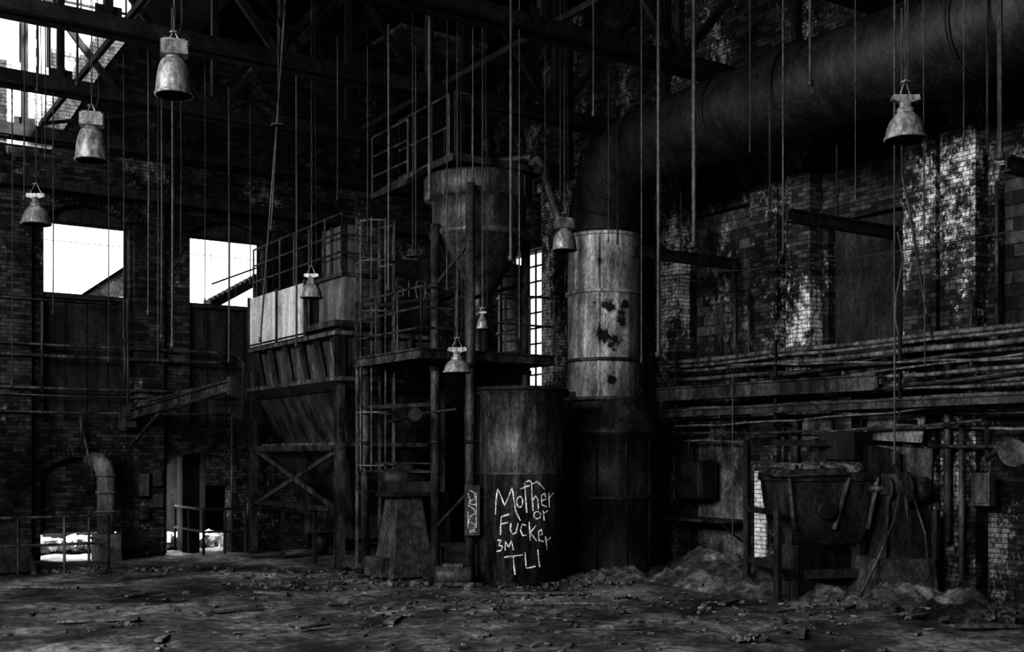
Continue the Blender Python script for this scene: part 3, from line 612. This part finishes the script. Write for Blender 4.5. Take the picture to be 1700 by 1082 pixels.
# ---------------------------------------------------------------- pendant lamps
def lamp(px,ybot,w,d,style=0,deep=1.0):
    b=B(); R=w/2/F*d; base=atD(px,ybot,d); hh=2*R*deep
    if style==0: prof=[(R,0),(R*.99,hh*.12),(R*.97,hh*.3),(R*.92,hh*.52),(R*.84,hh*.72),(R*.74,hh*.88),(R*.62,hh*.97),(0,hh)]; inner=[(R*.95,.0),(R*.9,hh*.4),(R*.7,hh*.78),(R*.3,hh*.92),(0,hh*.92)]
    else: prof=[(R,0),(R*1.0,.015),(R*.97,hh*.15),(R*.9,hh*.4),(R*.76,hh*.65),(R*.55,hh*.85),(R*.36,hh*.97),(0,hh)]; inner=[(R*.95,.0),(R*.82,hh*.35),(R*.55,hh*.72),(R*.2,hh*.9),(0,hh*.9)]
    b.lathe(prof,base,28,0); b.lathe(inner,base,28,1)
    b.lathe([(R*.97,-.012),(R*1.06,-.005),(R*1.06,.018),(R*.97,.025)],base,28,0)
    t=base+V((0,0,hh))
    b.lathe([(R*.42,-.03),(R*.44,R*.12),(0,R*.13)],t,16,0)
    if style==0:
        b.box(t+V((0,0,R*.55)),(R*1.4,R*1.0,R*.75),0,rz=yaw+.3); b.box(t+V((0,0,R*.97)),(R*1.15,R*.8,R*.14),0,rz=yaw+.3)
        for k in range(6): b.box(t+V((0,0,R*(.25+.12*k))),(R*1.5,R*1.1,R*.03),0,rz=yaw+.3)
    else:
        b.lathe([(R*.3,0),(R*.3,R*.5),(0,R*.52)],t,16,0)
        for s_ in (-1,1): b.hexa([t+Rz@V(q) for q in ((0,-R*.2,R*.35),(s_*R*.7,-R*.2,R*.55),(s_*R*.7,R*.2,R*.55),(0,R*.2,R*.35),(0,-R*.2,R*.8),(s_*R*.65,-R*.2,R*.8),(s_*R*.65,R*.2,R*.8),(0,R*.2,R*.8))],0)
    for a in (-1,1): b.cyl(t+V((a*R*.4,0,R*.8)),t+V((0,0,R*1.6)),.01,seg=6)
    b.tube([t+V((.05*math.cos(k),.05*math.sin(k),R*1.6-.03)) for k in range(7)],.012,6)
    z=t.z+R*1.6; n=max(3,int((12.3-z)/.16))
    for k in range(n):
        za=z+(12.3-z)*k/n; zb=z+(12.3-z)*(k+1)/n
        dx=V((.012,0,0)) if k%2 else V((0,.012,0)); c0=V((t.x,t.y,0))
        b.cyl(c0+dx+V((0,0,za)),c0+dx+V((0,0,zb)),.006,seg=4,m=2); b.cyl(c0-dx+V((0,0,za)),c0-dx+V((0,0,zb)),.006,seg=4,m=2)
    b.tube([t+V((.06,.03,R*1.2)),t+V((.12,.05,R*2.2)),V((t.x+.05,t.y+.02,12.3))],.008,5,2)
    b.obj('pendant_lamp',['lamp','black','cable'])
lamp(289,158,60,15.0); lamp(152,266,52,17.8); lamp(60,372,46,20.3,1,.7); lamp(517,494,36,20.6,1,.7); lamp(759,618,46,18.6,1,.5); lamp(937,415,40,19.2,0,.8); lamp(1503,231,66,13.6,1,.7); lamp(801,545,20,18.6,1)
# ---------------------------------------------------------------- hanging cables and rods
def cable(px,yt,yb,d,r=.018,m='cable',dx=0,hook=False):
    b=B(); p=atD(px,yb,d); q=atD(px+dx,yt,d)
    if yt<=0: q=p+(q-p)*((12.3-p.z)/(q.z-p.z))
    elif q.z<8.75: q=p+(q-p)*((8.75-p.z)/(q.z-p.z))
    b.tube([p,p.lerp(q,.5)+V((.01,.01,0)),q],r,7)
    if hook: b.tube([p,p+V((0,0,-.08)),p+V((.05,0,-.14)),p+V((.1,0,-.1))],r*1.1,6)
    b.lathe([(0,-.03),(r*1.8,-.02),(r*1.8,.05),(0,.06)],p,8)
    b.obj('hanging_cable',[m])
for a in ((432,0,565,17,.014,'cable',42,True),(450,0,380,17,.012,'cable',22),(645,40,480,17.5,.02,'cable'),(713,0,330,16.5,.026,'cable'),(848,0,430,16,.022,'cable'),(862,0,560,17,.012,'cable'),
          (1093,0,590,15.5,.026,'cable'),(1152,0,408,15,.032,'cable'),(1300,60,420,15,.014,'cable'),(1345,0,140,13,.02,'cable'),(1535,0,600,13.5,.007,'cable',-2),
          (1660,0,262,13,.03,'cable'),(246,130,520,18,.014,'cable'),(268,130,560,18,.014,'cable'),(286,190,575,16.5,.02,'cable'),(262,160,600,20,.012,'cable'),(300,160,420,19,.010,'cable'),
          (492,140,575,19,.018,'cable'),(380,240,600,20,.018,'cable'),(205,90,560,20,.01,'cable'),(88,190,520,20,.012,'cable'),(20,300,640,20,.012,'cable'),(742,0,480,17.5,.012,'cable'),
          (1065,250,600,16,.012,'cable'),(1485,385,770,14.2,.014,'cable'),(180,300,600,21,.01,'cable'),(930,0,330,19.2,.01,'cable'),
          (40,0,330,18,.01,'cable'),(75,40,260,18,.01,'cable'),(128,0,140,18,.02,'cable'),(62,40,150,18,.02,'cable'),(340,60,500,19,.008,'cable'),(415,240,470,21,.01,'cable'),(560,60,330,18,.009,'cable'),(610,120,400,18,.009,'cable'),(690,180,430,18,.009,'cable'),(785,0,300,17,.012,'cable'),(905,0,300,18,.008,'cable'),(985,0,190,16,.012,'cable'),(1010,60,400,19,.008,'cable'),(1245,0,250,15,.008,'cable'),(1600,0,230,13,.008,'cable'),(1420,0,330,14,.008,'cable')):
    cable(*a)
b=B(); p=onX(1216,620,14.5); b.cyl(p,V((p.x,p.y,.05)),.01,seg=7); b.obj('hanging_cable',['cablel'])
b=B(); b.tube([atD(1497,288,14.2),atD(1510,350,14.2),atD(1525,440,14.3),atD(1538,520,14.3),atD(1548,560,14.6)],.018,7); b.tube([atD(1490,385,14.2),atD(1500,430,14.2),atD(1488,490,14.2),atD(1486,530,14.2),atD(1492,556,14.2)],.014,7)
b.tube([atD(1345,140,13),atD(1350,155,13),atD(1340,160,13)],.02,6); b.cyl(atD(1497,288,14.2),V((*atD(1497,288,14.2).xy,zd)),.012,seg=6)
b.obj('loose_cable',['cable'])
b=B(); b.tube([onX(1070+ (1700-1070)*k/12,460-80*k/12+ 12*math.sin(k*math.pi/12),15.0) for k in range(13)],.012,6); b.obj('sagging_wire',['cable'])
b=B()
for (px,py,d) in ((685,425,18),(462,208,17)):
    c=atD(px,py,d); b.tube([c+V((.1*math.cos(a),.1*math.sin(a),0)) for a in [k*math.pi/6 for k in range(13)]],.02,6); b.cyl(c+V((-.1,0,0)),c+V((.1,0,0)),.02,seg=6); b.cyl(c,V((c.x,c.y,12.3)),.009,seg=5)
b.obj('chain_pulley_rings',['cable'])
# ---------------------------------------------------------------- debris
def scatter(name,fn,n,smin,smax,mats,flat=.5):
    b=B()
    for _ in range(n):
        x,y,z=fn(); s=random.uniform(smin,smax); b.chunk((x,y,z+s*flat*.2),(s,s*random.uniform(.5,1),s*flat),random.randrange(len(mats)))
    b.obj(name,mats)
def mound(name,c,rx,ry,h,mat,seed=0):
    b=B(); n=50
    g_=[[None]*(n+1) for _ in range(n+1)]
    for i in range(n+1):
        for j in range(n+1):
            u=-1+2*i/n; v=-1+2*j/n; f=max(0,1-(u*u+v*v)); p=V((c[0]+u*rx,c[1]+v*ry,0))
            z=h*f**.8*(1+.9*noise.noise(p*1.6))+(.1*noise.noise(p*5)+.05*noise.noise(p*13))*min(1,f*4)-.07
            g_[i][j]=b.bm.verts.new((p.x,p.y,z))
    for i in range(n):
        for j in range(n): b.face([g_[i][j],g_[i+1][j],g_[i+1][j+1],g_[i][j+1]],0,True)
    b.obj(name,[mat])
mound('dirt_mound',(14.1,13.9,0),1.4,2.6,.4,'floor'); mound('dirt_mound',(14.3,10.6,0),1.2,1.5,.25,'floor'); mound('dirt_mound',(12.6,15.9,0),1.3,.8,.15,'floor')
def near(p,q,w):
    def f():
        t=random.random(); a=V(p).lerp(V(q),t); return (a.x+random.gauss(0,w),min(24.6,a.y+random.gauss(0,w)),-.02)
    return f
def nearR():
    y=random.uniform(8,16.5); return (min(15.2,15.1-abs(random.gauss(0,.8))),y,.0)
def fl():
    a=random.choice(((6,10,2.2),(9,13,1.8),(12,11,1.5),(10,15,1.2),(5,15,2.5),(8,18,1.2),(7,9,3)))
    return (random.gauss(a[0],a[2]),random.gauss(a[1],a[2]*.6),-.02)
scatter('rubble',nearR,600,.04,.26,['debris','conc','floor'])
scatter('rubble',near((9.3,17,0),(12.6,15.4,0),.3),250,.03,.2,['debris','floor'])
scatter('rubble',near((3.5,24.2,0),(9.0,19.0,0),.4),160,.03,.14,['debris','floor'])
scatter('rubble',fl,1300,.015,.12,['debris','debris','floor','conc'],.35)
scatter('rubble',fl,90,.03,.14,['plaster'],.25)
scatter('broken_masonry',lambda:(random.uniform(3.6,9.2),random.uniform(26.6,28.2),random.uniform(0,.15)),700,.08,.35,['debrisl'],.8)
b=B()
for (px,py,L_,a,w_) in ((380,1012,.9,.2,.12),(160,1030,1.1,-.5,.1),(655,1028,.8,.9,.14),(1160,970,1.0,.0,.1),(1560,1015,1.6,.1,.08),(1500,1000,1.2,-.8,.1),(930,1002,.9,-.6,.05),(1210,1000,.7,.5,.12),(1640,1040,1.0,-.4,.12),(70,975,1.2,-.6,.1),(900,985,1.3,-.55,.06),(1420,1005,.9,.3,.06),(520,1040,.5,.3,.1),(800,1050,.5,1.2,.08),(1050,1040,.6,-.2,.07),(1330,1050,.7,.7,.1),(270,1060,.5,1.1,.09),(240,985,.7,.4,.08),(450,985,.6,-.9,.07),(730,1010,.8,-.3,.05)):
    r_=ray(px,py); p=C+r_*(-H/r_.z); p.z=.01; b.box(p,(L_,w_,.035),0,R=Matrix.Rotation(a,3,'Z')@Matrix.Rotation(random.uniform(-.04,.04),3,'Y'))
b.obj('scrap_planks',['wood'])
def crumple(b,c,s):
    n=7; gr=[[b.bm.verts.new(c+V(((i/n-.5)*s*(1+random.uniform(-.15,.15)),(j/n-.5)*s*.8*(1+random.uniform(-.15,.15)),abs(random.gauss(0,.1))*s))) for j in range(n+1)] for i in range(n+1)]
    for i in range(n):
        for j in range(n): b.face([gr[i][j],gr[i+1][j],gr[i+1][j+1],gr[i][j+1]])
b=B()
for (px,py,s) in ((1232,1062,.3),(1252,1054,.2),(672,1022,.2),(655,1016,.14),(1040,990,.25),(1500,1020,.24),(1335,985,.3),(1625,970,.2),(600,985,.15),(1180,1000,.16),(1400,1035,.15)):
    r_=ray(px,py); p=C+r_*(-H/r_.z); p.z=-.01; crumple(b,p,s)
b.obj('crumpled_paper',['boxgrey'])
# ---------------------------------------------------------------- light
w=bpy.data.worlds.new('World'); S.world=w; w.use_nodes=True; bg=w.node_tree.nodes['Background']; bg.inputs[0].default_value=g(1); bg.inputs[1].default_value=1.5
def area(name,loc,dirv,sx,sy,P,spread=180):
    l=bpy.data.lights.new(name,'AREA'); l.shape='RECTANGLE'; l.size=sx; l.size_y=sy; l.energy=P; l.spread=math.radians(spread)
    o=bpy.data.objects.new(name,l); S.collection.objects.link(o); o.location=loc; o.rotation_euler=V(dirv).to_track_quat('-Z','Y').to_euler(); return o
for i,q in enumerate(wl): area('window_daylight',(XL+.05,(q[0]+q[1])/2,8.3),(1,.0,-.15),4.8,4.2,(1700,1500,700)[i])
area('annex_fill_light',(6.5,27.4,3.2),(0,.0,-1),5,1.2,600,110)  # unseen area lamp added under the closed annex roof to brighten the rubble
l=bpy.data.lights.new('skylight_sun','SPOT'); l.energy=26000; l.spot_size=math.radians(40); l.spot_blend=.6; l.shadow_soft_size=.25
o=bpy.data.objects.new('skylight_sun',l); S.collection.objects.link(o); tgt=V((4.6,25,10.6)); dv=V((-.68,1,-1)); o.location=tgt-dv*7.5; o.rotation_euler=dv.to_track_quat('-Z','Y').to_euler()
# ---------------------------------------------------------------- camera
cam=bpy.data.cameras.new('camera'); co=bpy.data.objects.new('camera',cam); S.collection.objects.link(co); S.camera=co
co.location=C; co.rotation_euler=(math.pi/2,0,-math.asin(.5505)); cam.sensor_width=36; cam.lens=F/1700*36; cam.shift_y=(HY-541)/1700; cam.clip_end=200
S.view_settings.view_transform='Standard'
try: S.view_settings.look='High Contrast'
except Exception as e: print(e)
S.view_settings.exposure=.5
